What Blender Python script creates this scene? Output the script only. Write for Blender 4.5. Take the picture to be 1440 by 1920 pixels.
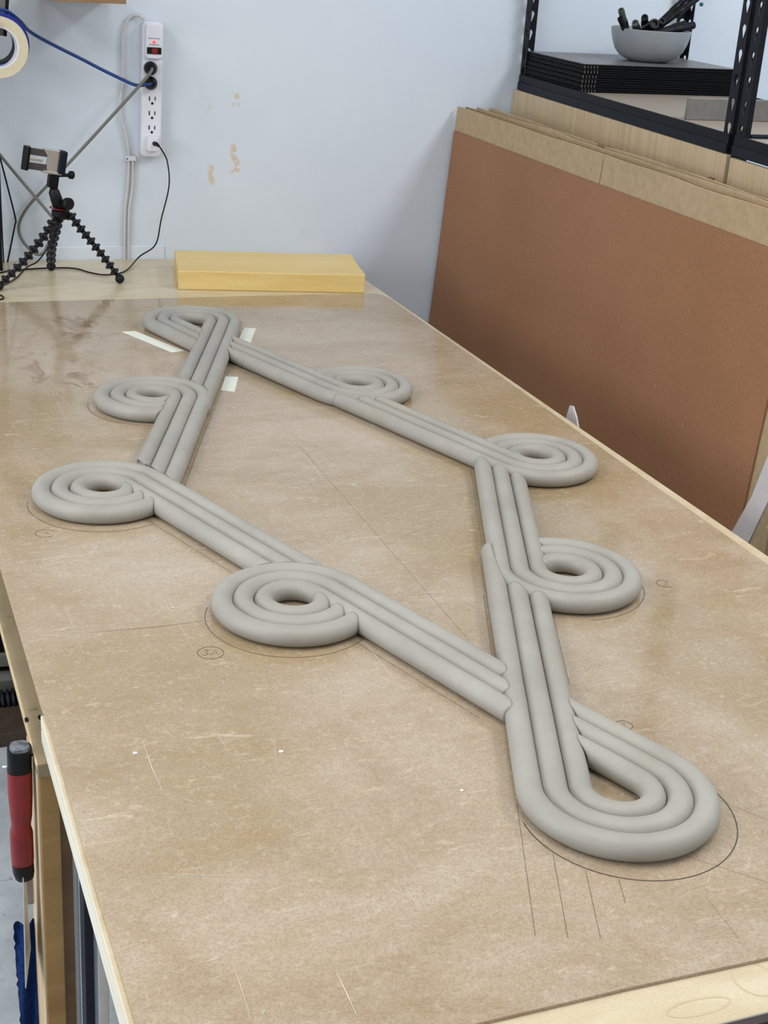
import bpy, bmesh, math, random
from mathutils import Vector, Matrix, noise
random.seed(7)
for o in list(bpy.data.objects): bpy.data.objects.remove(o)
S = bpy.context.scene
COL = S.collection
PI = math.pi
TT = 0.92            # height of the work surface above the floor
H = 0.85             # camera height above the work surface

# ------------------------------------------------------------------ camera
f_px = 2624.41
R = Matrix(((0.93352, 0.08122, -0.34920), (-0.35280, 0.38016, -0.85500), (0.06344, 0.92135, 0.38361)))
cd = bpy.data.cameras.new('camera'); cam = bpy.data.objects.new('camera', cd); COL.objects.link(cam)
cd.sensor_fit = 'HORIZONTAL'; cd.sensor_width = 36.0; cd.lens = f_px/1440*36.0
cd.clip_start = 0.02; cd.clip_end = 100
cam.matrix_world = Matrix.Translation((0, 0, H+TT)) @ R.to_quaternion().to_matrix().to_4x4()
S.camera = cam

# ------------------------------------------------------------------ world, lights, exposure
w = bpy.data.worlds.new('world'); S.world = w; w.use_nodes = True
w.node_tree.nodes['Background'].inputs[0].default_value = (0.8, 0.88, 1, 1)
w.node_tree.nodes['Background'].inputs[1].default_value = 0.3
S.view_settings.view_transform = 'Standard'; S.view_settings.look = 'None'
S.view_settings.exposure = -0.12; S.view_settings.gamma = 1.0; S.view_settings.use_curve_mapping = False

def area(name, loc, size, power, col=(1, .98, .95), rot=(0, 0, 0)):
    l = bpy.data.lights.new(name, 'AREA'); l.shape = 'RECTANGLE'; l.size, l.size_y = size
    l.energy = power; l.color = col
    o = bpy.data.objects.new(name, l); COL.objects.link(o); o.location = loc; o.rotation_euler = rot
    return o
area('ceiling_panel_light', (2.75, 1.55, 3.16), (0.6, 1.6), 54, (.96, .98, 1))
area('ceiling_panel_light', (-1.5, 1.6, 3.16), (0.8, 2.2), 44, (1, .98, .95))
area('window_light', (-2.5, 1.2, 1.95), (2.4, 1.3), 52, (.97, .98, 1), (PI/2, 0, -PI/2))  # unseen low side light, added to grade the leaning brown sheet
area('ceiling_panel_light', (0.6, 0.9, 3.16), (0.5, 1.4), 20)
area('ceiling_panel_light', (0.9, -1.3, 3.16), (0.8, 1.2), 18, (1, .96, .90))

# ------------------------------------------------------------------ materials
def lin(c):
    return tuple(((v/255)/12.92 if v/255 <= .04045 else ((v/255+.055)/1.055)**2.4) for v in c) + (1,)
class M:
    """small node builder"""
    def __init__(s, name, rough=.5, metal=0, spec=.5):
        s.m = bpy.data.materials.new(name); s.m.use_nodes = True
        s.t = s.m.node_tree; s.n = s.t.nodes; s.b = s.n['Principled BSDF']
        s.b.inputs['Roughness'].default_value = rough; s.b.inputs['Metallic'].default_value = metal
        s.b.inputs['Specular IOR Level'].default_value = spec
        s.tc = s.n.new('ShaderNodeTexCoord')
    def link(s, a, b): s.t.links.new(a, b)
    def map(s, scale=(1, 1, 1), rot=(0, 0, 0), loc=(0, 0, 0)):
        m = s.n.new('ShaderNodeMapping'); m.inputs['Scale'].default_value = scale; m.inputs['Rotation'].default_value = rot
        m.inputs['Location'].default_value = loc
        s.link(s.tc.outputs['Object'], m.inputs[0]); return m.outputs[0]
    def noise(s, scale=5, detail=4, rough=.55, vec=None, dist=0):
        n = s.n.new('ShaderNodeTexNoise'); n.inputs['Scale'].default_value = scale; n.inputs['Detail'].default_value = detail
        n.inputs['Roughness'].default_value = rough; n.inputs['Distortion'].default_value = dist
        s.link(vec if vec else s.tc.outputs['Object'], n.inputs['Vector']); return n.outputs['Fac']
    def ramp(s, fac, stops):
        r = s.n.new('ShaderNodeValToRGB'); e = r.color_ramp.elements
        while len(e) < len(stops): e.new(.5)
        for k, (p, c) in enumerate(stops):
            e[k].position = p; e[k].color = c if len(c) == 4 else tuple(c)+(1,)
        s.link(fac, r.inputs[0]); return r.outputs[0]
    def mix(s, fac, a, b, mode='MIX'):
        x = s.n.new('ShaderNodeMix'); x.data_type = 'RGBA'; x.blend_type = mode
        for v, i in ((fac, 0), (a, 6), (b, 7)):
            if hasattr(v, 'is_linked'): s.link(v, x.inputs[i])
            else: x.inputs[i].default_value = v
        return x.outputs[2]
    def math(s, op, a, b=0.0):
        x = s.n.new('ShaderNodeMath'); x.operation = op
        for v, i in ((a, 0), (b, 1)):
            if hasattr(v, 'is_linked'): s.link(v, x.inputs[i])
            else: x.inputs[i].default_value = v
        return x.outputs[0]
    def color(s, c): 
        if hasattr(c, 'is_linked'): s.link(c, s.b.inputs['Base Color'])
        else: s.b.inputs['Base Color'].default_value = c
        return s
    def roughness(s, r): s.link(r, s.b.inputs['Roughness']); return s
    def bump(s, h, strength=.2, dist=.002):
        b = s.n.new('ShaderNodeBump'); b.inputs['Strength'].default_value = strength; b.inputs['Distance'].default_value = dist
        s.link(h, b.inputs['Height']); s.link(b.outputs[0], s.b.inputs['Normal']); return s
BW = lambda v: (v, v, v, 1)
def simple(name, rgb, rough=.5, metal=0, var=.12, nscale=30, bump=0, spec=.5):
    m = M(name, rough, metal, spec); c = lin(rgb); d = tuple(v*(1-var) for v in c[:3])+(1,)
    n = m.noise(nscale, 3)
    m.color(m.mix(m.ramp(n, [(.35, BW(0)), (.65, BW(1))]), d, c))
    if bump: m.bump(n, bump)
    return m.m
def box_mask(m, c, h, soft=.01):
    """soft box in object space (x,z) for a stain with a place of its own"""
    sp = m.n.new('ShaderNodeSeparateXYZ'); m.link(m.tc.outputs['Object'], sp.inputs[0])
    out = None
    for ax, cc, hh in ((0, c[0], h[0]), (c[2], c[1], h[1])):
        d = m.math('ABSOLUTE', m.math('SUBTRACT', sp.outputs[ax], cc))
        mr = m.n.new('ShaderNodeMapRange'); m.link(d, mr.inputs[0])
        mr.inputs[1].default_value = hh; mr.inputs[2].default_value = max(hh-soft, 0); mr.inputs[3].default_value = 0; mr.inputs[4].default_value = 1
        out = mr.outputs[0] if out is None else m.math('MULTIPLY', out, mr.outputs[0])
    return out

MAT = {}
def wall_mat():
    m = M('painted_wall', .45, spec=.35)
    a = m.noise(1.3, 5, .6); col = m.mix(m.ramp(a, [(.35, BW(0)), (.7, BW(1))]), lin((208, 217, 228)), lin((216, 224, 232)))
    sm = m.ramp(m.noise(7, 6, .7), [(.62, BW(0)), (.75, BW(.35))])
    col = m.mix(sm, col, lin((190, 196, 203)))
    for cx_, cz_, hx, hz in ((1.008, .416, .014, .022), (1.01, .262, .017, .042), (.946, .218, .012, .03), (.94, .392, .006, .01)):
        k = m.math('MULTIPLY', box_mask(m, (cx_, cz_+TT, 2), (hx, hz), .008), m.ramp(m.noise(70, 3, .6), [(.47, BW(0)), (.53, BW(.75))]))
        col = m.mix(k, col, lin((206, 186, 150)))
    m.color(col); m.bump(m.noise(18, 5, .6), .25, .004)
    m.roughness(m.ramp(m.noise(4, 3), [(.3, BW(.38)), (.7, BW(.55))]))
    return m.m
MAT['wall'] = wall_mat()
MAT['ceiling'] = simple('ceiling_paint', (236, 236, 234), .8, var=.03)
def floor_mat():
    m = M('concrete_floor', .4)
    col = m.ramp(m.noise(3.5, 6, .65), [(.3, lin((150, 156, 160))), (.55, lin((196, 203, 207))), (.8, lin((214, 219, 222)))])
    sp = m.ramp(m.noise(45, 4, .7), [(.6, BW(0)), (.72, BW(.8))])
    m.color(m.mix(sp, col, lin((120, 122, 122)))); m.bump(m.noise(30, 4), .15)
    return m.m
MAT['floor'] = floor_mat()

def clay_mat():
    m = M('damp_grey_clay', .5, spec=.45)
    col = m.ramp(m.noise(9, 5, .6), [(.3, lin((147, 144, 136))), (.6, lin((160, 157, 149))), (.85, lin((172, 169, 161)))])
    yw = m.ramp(m.noise(5, 3, .5, m.map(loc=(3, 5, 1))), [(.5, BW(0)), (.75, BW(.5))])
    col = m.mix(yw, col, lin((158, 148, 130)))
    m.color(col)
    h = m.math('ADD', m.math('MULTIPLY', m.noise(60, 4, .6), .5), m.noise(260, 2, .5))
    m.bump(h, .14, .0015)
    m.roughness(m.ramp(m.noise(14, 3), [(.3, BW(.42)), (.7, BW(.62))]))
    return m.m
MAT['clay'] = clay_mat()

def hardboard_mat():
    m = M('worn_varnished_hardboard', .3, spec=.5)
    big = m.noise(3.4, 8, .68, m.map((1, 1.25, 1)), .9)
    col = m.ramp(big, [(.30, lin((156, 136, 108))), (.46, lin((169, 150, 125))), (.56, lin((176, 158, 135))), (.72, lin((184, 169, 150)))])
    st = m.ramp(m.noise(13, 7, .75, m.map((.8, 1.7, 1), (0, 0, .25)), .8), [(.45, BW(0)), (.75, BW(.45))])
    col = m.mix(st, col, lin((192, 180, 164)))
    tan = m.ramp(m.noise(2.1, 3, .5, m.map(loc=(4.3, 1.2, 0))), [(.48, BW(0)), (.6, BW(.6))])
    col = m.mix(tan, col, lin((152, 131, 92)))
    # water stains on the far left of the sheet
    for bx, by, hx, hy in ((.50, 3.03, .10, .13), (.40, 2.72, .10, .20)):
        k = m.math('MULTIPLY', box_mask(m, (bx, by, 1), (hx, hy), .06), m.ramp(m.noise(16, 5, .65, m.map((1, .6, 1)), .8), [(.52, BW(0)), (.62, BW(.75))]))
        col = m.mix(k, col, lin((122, 96, 66)))
    fine = m.noise(420, 2, .6); fine2 = m.noise(130, 3, .6)
    col = m.mix(m.ramp(fine, [(.38, BW(.30)), (.56, BW(0))]), col, lin((118, 98, 74)))
    col = m.mix(m.ramp(fine2, [(.55, BW(0)), (.75, BW(.35))]), col, lin((200, 188, 168)))
    # short pale scuffs running lengthwise
    sc = m.ramp(m.noise(30, 5, .7, m.map((.5, 1.6, 1), (0, 0, .1)), 1.5), [(.60, BW(0)), (.72, BW(.45))])
    col = m.mix(sc, col, lin((214, 202, 182)))
    m.color(col)
    m.roughness(m.ramp(m.noise(4.5, 5, .65, m.map((1, 1.6, 1)), .5), [(.3, BW(.06)), (.55, BW(.11)), (.75, BW(.24))]))
    m.bump(m.math('ADD', m.noise(5, 2), m.math('MULTIPLY', fine2, .02)), .05, .003)
    return m.m
MAT['hardboard'] = hardboard_mat()
def ply_mat(name, a, b, rough=.3, axis=(6, .5, 1), specks=0):
    m = M(name, rough)
    g = m.noise(5, 5, .6, m.map(axis), 1.2)
    col = m.ramp(g, [(.3, lin(a)), (.65, lin(b))])
    col = m.mix(m.ramp(m.noise(200, 2, .5, m.map(axis)), [(.3, BW(.18)), (.6, BW(0))]), col, lin(tuple(v*.7 for v in a)))
    if specks: col = m.mix(m.ramp(m.noise(55, 4, .7), [(.62, BW(0)), (.72, BW(specks))]), col, lin((84, 70, 50)))
    m.color(col); m.bump(g, .05); return m.m
MAT['ply'] = ply_mat('pale_birch_plywood', (196, 179, 146), (211, 197, 168), .26, (1.2, 4, 1))
MAT['ply_edge'] = ply_mat('plywood_edge', (212, 206, 188), (230, 226, 212), .6, (1, .4, 12))
MAT['old_ply'] = ply_mat('worn_old_plywood', (132, 116, 88), (156, 140, 110), .5, (3, 1.5, 1), .7)
MAT['orange_ply'] = ply_mat('amber_plywood', (150, 112, 58), (172, 134, 78), .4, (.6, 1, 4))
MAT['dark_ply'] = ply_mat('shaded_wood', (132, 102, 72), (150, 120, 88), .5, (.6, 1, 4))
MAT['pine'] = ply_mat('pine_wood', (196, 168, 126), (218, 194, 154), .5, (6, 6, .5))
MAT['veneer'] = ply_mat('ash_veneer', (184, 160, 124), (206, 184, 150), .5, (14, 14, .35))
MAT['veneer_edge'] = simple('veneer_edge', (170, 148, 112), .6)
def brown_mat():
    m = M('brown_hardboard', .6, spec=.3)
    col = m.ramp(m.noise(1.6, 4, .6), [(.3, lin((146, 104, 74))), (.7, lin((162, 118, 86)))])
    col = m.mix(m.ramp(m.noise(220, 3, .6), [(.3, BW(.35)), (.6, BW(0))]), col, lin((106, 70, 46)))
    col = m.mix(m.ramp(m.noise(90, 1, .4), [(.78, BW(0)), (.8, BW(.6))]), col, lin((190, 150, 120)))
    m.color(col); m.bump(m.noise(150, 3), .12, .001); return m.m
MAT['brown'] = brown_mat()
def card_mat(name, a, b):
    m = M(name, .75, spec=.2)
    m.color(m.ramp(m.noise(60, 4, .6), [(.3, lin(a)), (.7, lin(b))])); m.bump(m.noise(9, 2, .5, m.map((1, 12, 1))), .08); return m.m
MAT['card'] = card_mat('cardboard', (166, 144, 112), (180, 158, 126))
MAT['card2'] = card_mat('darker_cardboard', (140, 116, 84), (158, 134, 100))
MAT['foam'] = simple('yellow_foam', (232, 204, 128), .8, var=.06, nscale=8, bump=.1)
MAT['foam_side'] = None
MAT['black'] = simple('black_plastic', (10, 11, 13), .42, var=.3, spec=.25)
MAT['black_soft'] = simple('black_rubber', (20, 21, 24), .5, var=.2, spec=.25)
MAT['bead'] = simple('charcoal_plastic', (28, 29, 33), .36, var=.2, spec=.25)
MAT['steel_black'] = simple('black_powder_coated_steel', (10, 11, 22), .5, metal=.0, var=.2, spec=.25)
MAT['beam_blue'] = simple('dark_blue_black_steel', (14, 22, 32), .5, var=.15, spec=.25)
MAT['white_pl'] = simple('white_plastic', (226, 228, 236), .3, var=.02)
MAT['cream'] = simple('cream_cord', (206, 204, 202), .5, var=.04)
MAT['blue'] = simple('blue_cord', (16, 62, 130), .4, var=.15)
MAT['blue_tape'] = simple('blue_masking_tape', (20, 40, 150), .5, var=.15)
MAT['masking'] = simple('cream_masking_tape', (214, 202, 172), .6, var=.05, nscale=100)
MAT['grey_cord'] = simple('grey_cord', (112, 112, 104), .5, var=.08)
MAT['gray_metal'] = simple('brushed_grey_metal', (128, 126, 120), .4, metal=.3, var=.15, nscale=60)
MAT['alu'] = simple('aluminium', (190, 196, 206), .25, metal=.8, var=.05)
MAT['silver'] = simple('silver_metal', (214, 206, 198), .22, metal=.9, var=.05)
MAT['arm_grey'] = simple('grey_clamp_arm', (78, 73, 72), .4, metal=.2)
MAT['bowl'] = simple('grey_stoneware', (142, 146, 150), .38, var=.08, nscale=12)
MAT['tape'] = simple('white_paper_tape', (226, 228, 216), .55, var=.03)
MAT['red'] = simple('dark_red_rubber_grip', (128, 18, 24), .42, var=.25, nscale=40, bump=.1)
MAT['scuffed'] = simple('scuffed_cap', (120, 124, 132), .4, var=.75, nscale=160)
MAT['blade'] = simple('steel_blade', (200, 206, 212), .3, metal=0, var=.1)
MAT['cloth'] = simple('blue_microfibre_cloth', (26, 70, 142), .95, var=.45, nscale=160, bump=.6)
MAT['greycloth'] = simple('grey_pad', (140, 132, 130), .9, var=.3, nscale=80)
MAT['pencil'] = simple('pencil_line', (70, 62, 54), .5, var=.2, nscale=200)
MAT['faintpencil'] = simple('faint_pencil_line', (116, 101, 80), .5, var=.15, nscale=200)
MAT['scratch'] = simple('pale_scratch', (206, 194, 172), .5, var=.15, nscale=120)
MAT['teal'] = simple('teal_plastic', (20, 96, 96), .4)
MAT['olive'] = simple('olive_tube', (72, 76, 66), .45, var=.15)
MAT['whitish'] = simple('pale_plastic_offcut', (196, 190, 190), .5, var=.06)
MAT['shelfboard'] = simple('grey_brown_shelf_board', (150, 138, 124), .5, var=.06, nscale=60)
def tray_mat():
    m = M('perforated_black_plastic', .35)
    v = m.n.new('ShaderNodeTexVoronoi'); v.inputs['Scale'].default_value = 110; v.inputs['Randomness'].default_value = 0
    m.link(m.tc.outputs['Object'], v.inputs['Vector'])
    m.color(m.ramp(v.outputs['Distance'], [(.25, lin((50, 50, 52))), (.42, lin((112, 108, 106)))])); return m.m
MAT['tray_top'] = tray_mat()
MAT['tray'] = simple('dark_tray_rim', (6, 6, 10), .5, var=.2, spec=.15)
def emis(name, rgb, s):
    m = M(name); m.b.inputs['Emission Color'].default_value = lin(rgb); m.b.inputs['Emission Strength'].default_value = s
    m.color(lin(rgb)); return m.m
MAT['led'] = emis('red_indicator', (255, 60, 60), 2.0)
MAT['switch'] = emis('lit_red_switch', (110, 4, 4), .35)

# ------------------------------------------------------------------ mesh helpers
def link(name, me, mat, parent=None):
    o = bpy.data.objects.new(name, me); COL.objects.link(o)
    if mat is not None:
        for m_ in (mat if isinstance(mat, (list, tuple)) else [mat]): me.materials.append(MAT[m_])
    if parent is not None: o.parent = parent
    return o
def obj(name, bm, mat, parent=None, smooth=False, bevel=0):
    bmesh.ops.recalc_face_normals(bm, faces=bm.faces)
    me = bpy.data.meshes.new(name); bm.to_mesh(me); bm.free()
    if smooth:
        for p in me.polygons: p.use_smooth = True
    o = link(name, me, mat, parent)
    if bevel:
        b = o.modifiers.new('bevel', 'BEVEL'); b.width = bevel; b.segments = 2; b.limit_method = 'ANGLE'
    if smooth == 'auto':
        try: me.set_sharp_from_angle(angle=math.radians(35))
        except Exception: pass
    return o
def tag(o, label=None, cat=None, group=None, kind=None):
    if label: o['label'] = label
    if cat: o['category'] = cat
    if group: o['group'] = group
    if kind: o['kind'] = kind
    return o
def empty(name, loc, rz=0, rot=None):
    o = bpy.data.objects.new(name, None); COL.objects.link(o); o.empty_display_size = .05
    o.location = loc; o.rotation_euler = rot if rot else (0, 0, rz); return o
def box(bm, a, b, mi=0, mat=None):
    vs = [bm.verts.new((x, y, z)) for x in (a[0], b[0]) for y in (a[1], b[1]) for z in (a[2], b[2])]
    if mat is not None:
        for v in vs: v.co = mat @ v.co
    fs = [bm.faces.new([vs[i] for i in q]) for q in ((0, 1, 3, 2), (4, 6, 7, 5), (0, 4, 5, 1), (2, 3, 7, 6), (0, 2, 6, 4), (1, 5, 7, 3))]
    for f_ in fs: f_.material_index = mi
    return bm
def B(a, b, mat=None): return box(bmesh.new(), a, b, 0, mat)
def prism(bm, pts, z0, z1, mat=None):
    lo = [bm.verts.new((x, y, z0)) for x, y in pts]; hi = [bm.verts.new((x, y, z1)) for x, y in pts]
    bm.faces.new(lo[::-1]); bm.faces.new(hi)
    for i in range(len(pts)):
        j = (i+1) % len(pts); bm.faces.new((lo[i], lo[j], hi[j], hi[i]))
    if mat is not None:
        for v in lo+hi: v.co = mat @ v.co
    return bm
def frame(t):
    t = t.normalized(); up = Vector((0, 0, 1)) if abs(t.z) < .9 else Vector((0, 1, 0))
    a = t.cross(up).normalized(); return a, a.cross(t).normalized()
def smooth_path(pts, n=8):
    P = [Vector(p) for p in pts]; out = []
    for i in range(len(P)-1):
        p0 = P[max(i-1, 0)]; p1 = P[i]; p2 = P[i+1]; p3 = P[min(i+2, len(P)-1)]
        for k in range(n):
            t = k/n
            out.append(.5*((2*p1)+(p2-p0)*t+(2*p0-5*p1+4*p2-p3)*t*t+(3*p1-p0-3*p2+p3)*t**3))
    out.append(P[-1]); return out
def tube(bm, pts, rad, seg=10, cap=True):
    rr = rad if isinstance(rad, (list, tuple)) else [rad]*len(pts)
    rings = []; prev = None
    for i, p in enumerate(pts):
        p = Vector(p); t = Vector(pts[min(i+1, len(pts)-1)])-Vector(pts[max(i-1, 0)])
        if t.length < 1e-9: t = Vector((0, 0, 1))
        t.normalize()
        if prev is None: a, b = frame(t)
        else:
            a = prev-t*prev.dot(t)
            a = a.normalized() if a.length > 1e-6 else frame(t)[0]
            b = a.cross(t)
        prev = a
        rings.append([bm.verts.new(p+(a*math.cos(2*PI*k/seg)+b*math.sin(2*PI*k/seg))*rr[i]) for k in range(seg)])
    for r0, r1 in zip(rings, rings[1:]):
        for k in range(seg): bm.faces.new((r0[k], r0[(k+1) % seg], r1[(k+1) % seg], r1[k]))
    if cap: bm.faces.new(rings[0]); bm.faces.new(rings[-1][::-1])
    return bm
def cord(name, pts, rad, mat, parent=None, n=8):
    return obj(name, tube(bmesh.new(), smooth_path(pts, n), rad, 8), mat, parent, smooth=True)
def lathe(bm, prof, seg=40, mat=None):
    rings = []
    for r, z in prof:
        if r < 1e-6: rings.append([bm.verts.new((0, 0, z))])
        else: rings.append([bm.verts.new((r*math.cos(2*PI*k/seg), r*math.sin(2*PI*k/seg), z)) for k in range(seg)])
    for a, b in zip(rings, rings[1:]):
        for k in range(seg):
            j = (k+1) % seg
            q = [a[k % len(a)], a[j % len(a)], b[j % len(b)], b[k % len(b)]]
            u = []
            for v in q:
                if v not in u: u.append(v)
            if len(u) > 2: bm.faces.new(u)
    if mat is not None:
        for r in rings:
            for v in r: v.co = mat @ v.co
    return bm
def rib(bm, pts, wd, z=.0003):
    """thin flat mark lying on the hardboard"""
    n = len(pts)
    L = []
    for i in range(n):
        a = Vector(pts[max(i-1, 0)]).to_2d(); b = Vector(pts[min(i+1, n-1)]).to_2d()
        t = (b-a); t = t.normalized() if t.length > 0 else Vector((1, 0)); nn = Vector((-t.y, t.x))
        k = wd/2*(.35 if i in (0, n-1) else 1)
        p = Vector(pts[i]).to_2d()
        L.append((bm.verts.new((*(p+nn*k), TT+z)), bm.verts.new((*(p-nn*k), TT+z))))
    for (a, b), (c, d) in zip(L, L[1:]): bm.faces.new((a, b, d, c))
    return bm
def onz(px, py, z=0.):
    d = R @ Vector((px-720, -(py-960), -f_px)); t = (z-H)/d.z; return (d.x*t, d.y*t)

# ------------------------------------------------------------------ the room
WY = lambda x: 3.70-.0227*(x-.6)
def wall_back():
    bm = bmesh.new()
    prism(bm, [(-2.6, WY(-2.6)), (3.9, WY(3.9)), (3.9, WY(3.9)+.12), (-2.6, WY(-2.6)+.12)], 0, 3.2)
    return tag(obj('wall_back', bm, 'wall'), kind='structure')
wall_back()
tag(obj('floor', B((-2.7, -2.6, -.08), (4, 3.85, 0)), 'floor'), kind='structure')
tag(obj('ceiling', B((-2.7, -2.6, 3.2), (4, 3.85, 3.3)), 'ceiling'), kind='structure')
tag(obj('wall_left', B((-2.72, -2.6, 0), (-2.6, 3.9, 3.2)), 'wall'), kind='structure')
tag(obj('wall_right', B((3.7, -2.6, 0), (3.82, 3.9, 3.2)), 'wall'), kind='structure')
tag(obj('wall_front', B((-2.7, -2.72, 0), (4, -2.6, 3.2)), 'wall'), kind='structure')

bm = bmesh.new(); prism(bm, [(-.6, WY(-.6)-.004), (.82, WY(.82)-.004), (.82, WY(.82)), (-.6, WY(-.6))], TT-.03, TT+.030)
tag(obj('trim_1', bm, 'wall', bevel=.002), kind='structure')
# ------------------------------------------------------------------ workbench and its boards
wb = tag(empty('workbench', (.73, 2.5, 0)), 'long plywood workbench along the wall under the brown hardboard sheet', 'workbench')
def wpart(name, bm, mat, **k):
    for v in bm.verts: v.co -= Vector((.73, 2.5, 0))
    return obj(name, bm, mat, wb, **k)
zt = TT-.0405
wpart('tabletop', B((.163, 1.375, zt-.018), (1.30, WY(1.3)-.004, zt)), 'old_ply', bevel=.001)
wpart('edge_band', B((.1618, 1.376, zt-.0075), (.1632, 3.66, zt-.0005)), 'pine')
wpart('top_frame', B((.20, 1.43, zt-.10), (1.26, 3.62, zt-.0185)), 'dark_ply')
def leg(x0, y0, x1, y1):
    return wpart('leg', B((x0, y0, 0), (x1, y1, zt-.0185)), ['orange_ply'], bevel=.001)
leg(.1645, 1.377, .1865, 1.47); wpart('leg_facing', B((.1625, 1.378, 0), (.1643, 1.47, zt-.0185)), 'pine')
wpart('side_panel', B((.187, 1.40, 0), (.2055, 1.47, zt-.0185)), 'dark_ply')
leg(1.20, 1.38, 1.26, 1.44); leg(1.20, 3.50, 1.26, 3.56); leg(.52, 3.50, .58, 3.56)
# screw holes and knots on the exposed rim
bm = bmesh.new()
for px, py in ((50, 1349), (75, 1345)):
    x, y = onz(px, py, -.0402)
    prism(bm, [(x+.0024*math.cos(a*PI/5), y+.006*math.sin(a*PI/5)) for a in range(10)], zt-.004, zt+.0003)
wpart('screw_hole', bm, 'black')

def plywood(name, z0, z1, label, x_far):
    bm = bmesh.new()
    x0 = .1735
    pts = [(x0, .765), (1.309, .765), (1.305, 1.35), (1.297, 2.2), (1.293, 3.2), (1.291, WY(1.29)-.006), (x_far, WY(x_far)-.006), (x_far, 1.424), (x0, 1.42)]
    prism(bm, pts, z0, z1)
    o = obj(name, bm, ['ply', 'ply_edge'], bevel=.0012)
    for p in o.data.polygons:
        if abs(p.normal.z) < .5: p.material_index = 1
    return tag(o, label, 'plywood')
pw0 = plywood('plywood_sheet', TT-.0215, TT-.004, 'pale birch plywood sheet directly under the brown work surface, its top showing at front', .215)
plywood('plywood_sheet', TT-.0395, TT-.0222, 'lower pale plywood sheet in the pair forming the table edge', .215)

hb_pts = [(.1795, .826), (.45, .8225), (.6, .8236), (.75, .8215), (1.0, .819), (1.2785, .817), (1.2782, 1.4), (1.2772, 1.85), (1.2765, 1.95), (1.2795, 2.6), (1.2800, 3.20), (1.274, 3.232), (1.262, 3.246), (1.2, 3.252), (.8, 3.257), (.35, 3.262), (.174, 3.262), (.174, 2.2), (.1748, 1.82), (.1760, 1.43), (.1785, 1.38), (.178, 1.12)]
bm = bmesh.new(); prism(bm, hb_pts, TT-.0039, TT)
hb = tag(obj('hardboard_sheet', bm, 'hardboard', bevel=.0006), 'large worn tan hardboard sheet covering the workbench beneath the clay coils', 'hardboard')

# ------------------------------------------------------------------ the clay pieces
RIN = .0390; PW = .0278
def ang(a): return Vector((math.cos(math.radians(a)), math.sin(math.radians(a))))
N1 = Vector((.9336, -.3584)); N6 = Vector((-.9397, -.3420)); N3 = Vector((.9397, .3420)); N8 = Vector((-.9336, .3584))
C1 = Vector((.7275, 2.984)); C2 = Vector((.529, 2.473)); C3 = Vector((.357, 2.035)); C4 = Vector((.5295, 1.5935))
C5 = Vector((.938, 2.477)); C6 = Vector((1.109, 2.032)); C7 = Vector((.9375, 1.5905)); C8 = Vector((.7305, 1.077))
EDGE = RIN+2*PW; HW = .0146
prof_e = lambda z: HW*max(.42, math.sqrt(max(0, 1-(z/.0150)**2)))
def out_circle(c, r=EDGE+.0013): return lambda p, e: (p-c).length-r-e
def out_band(c, n, r=EDGE+.0013): return lambda p, e: n.dot(p-c)-r-e
def both(*fs):
    """allowed where the point is clear of every blocker"""
    return lambda p, e: min(f_(p, e) for f_ in fs)
def own(c, n): return lambda p, e: (RIN-.0003-e)-n.dot(p-c)
PROF = []
for k in range(24):      # cross-section: a round coil slightly flattened underneath
    a = 2*PI*k/24+PI/24
    u = .0146*math.copysign(abs(math.cos(a))**.92, math.cos(a)); z = .0145*math.sin(a)
    if z < 0: u *= 1-.04*abs(math.sin(a)); z *= .93
    PROF.append((u, z))
CZ = .0137
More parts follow.
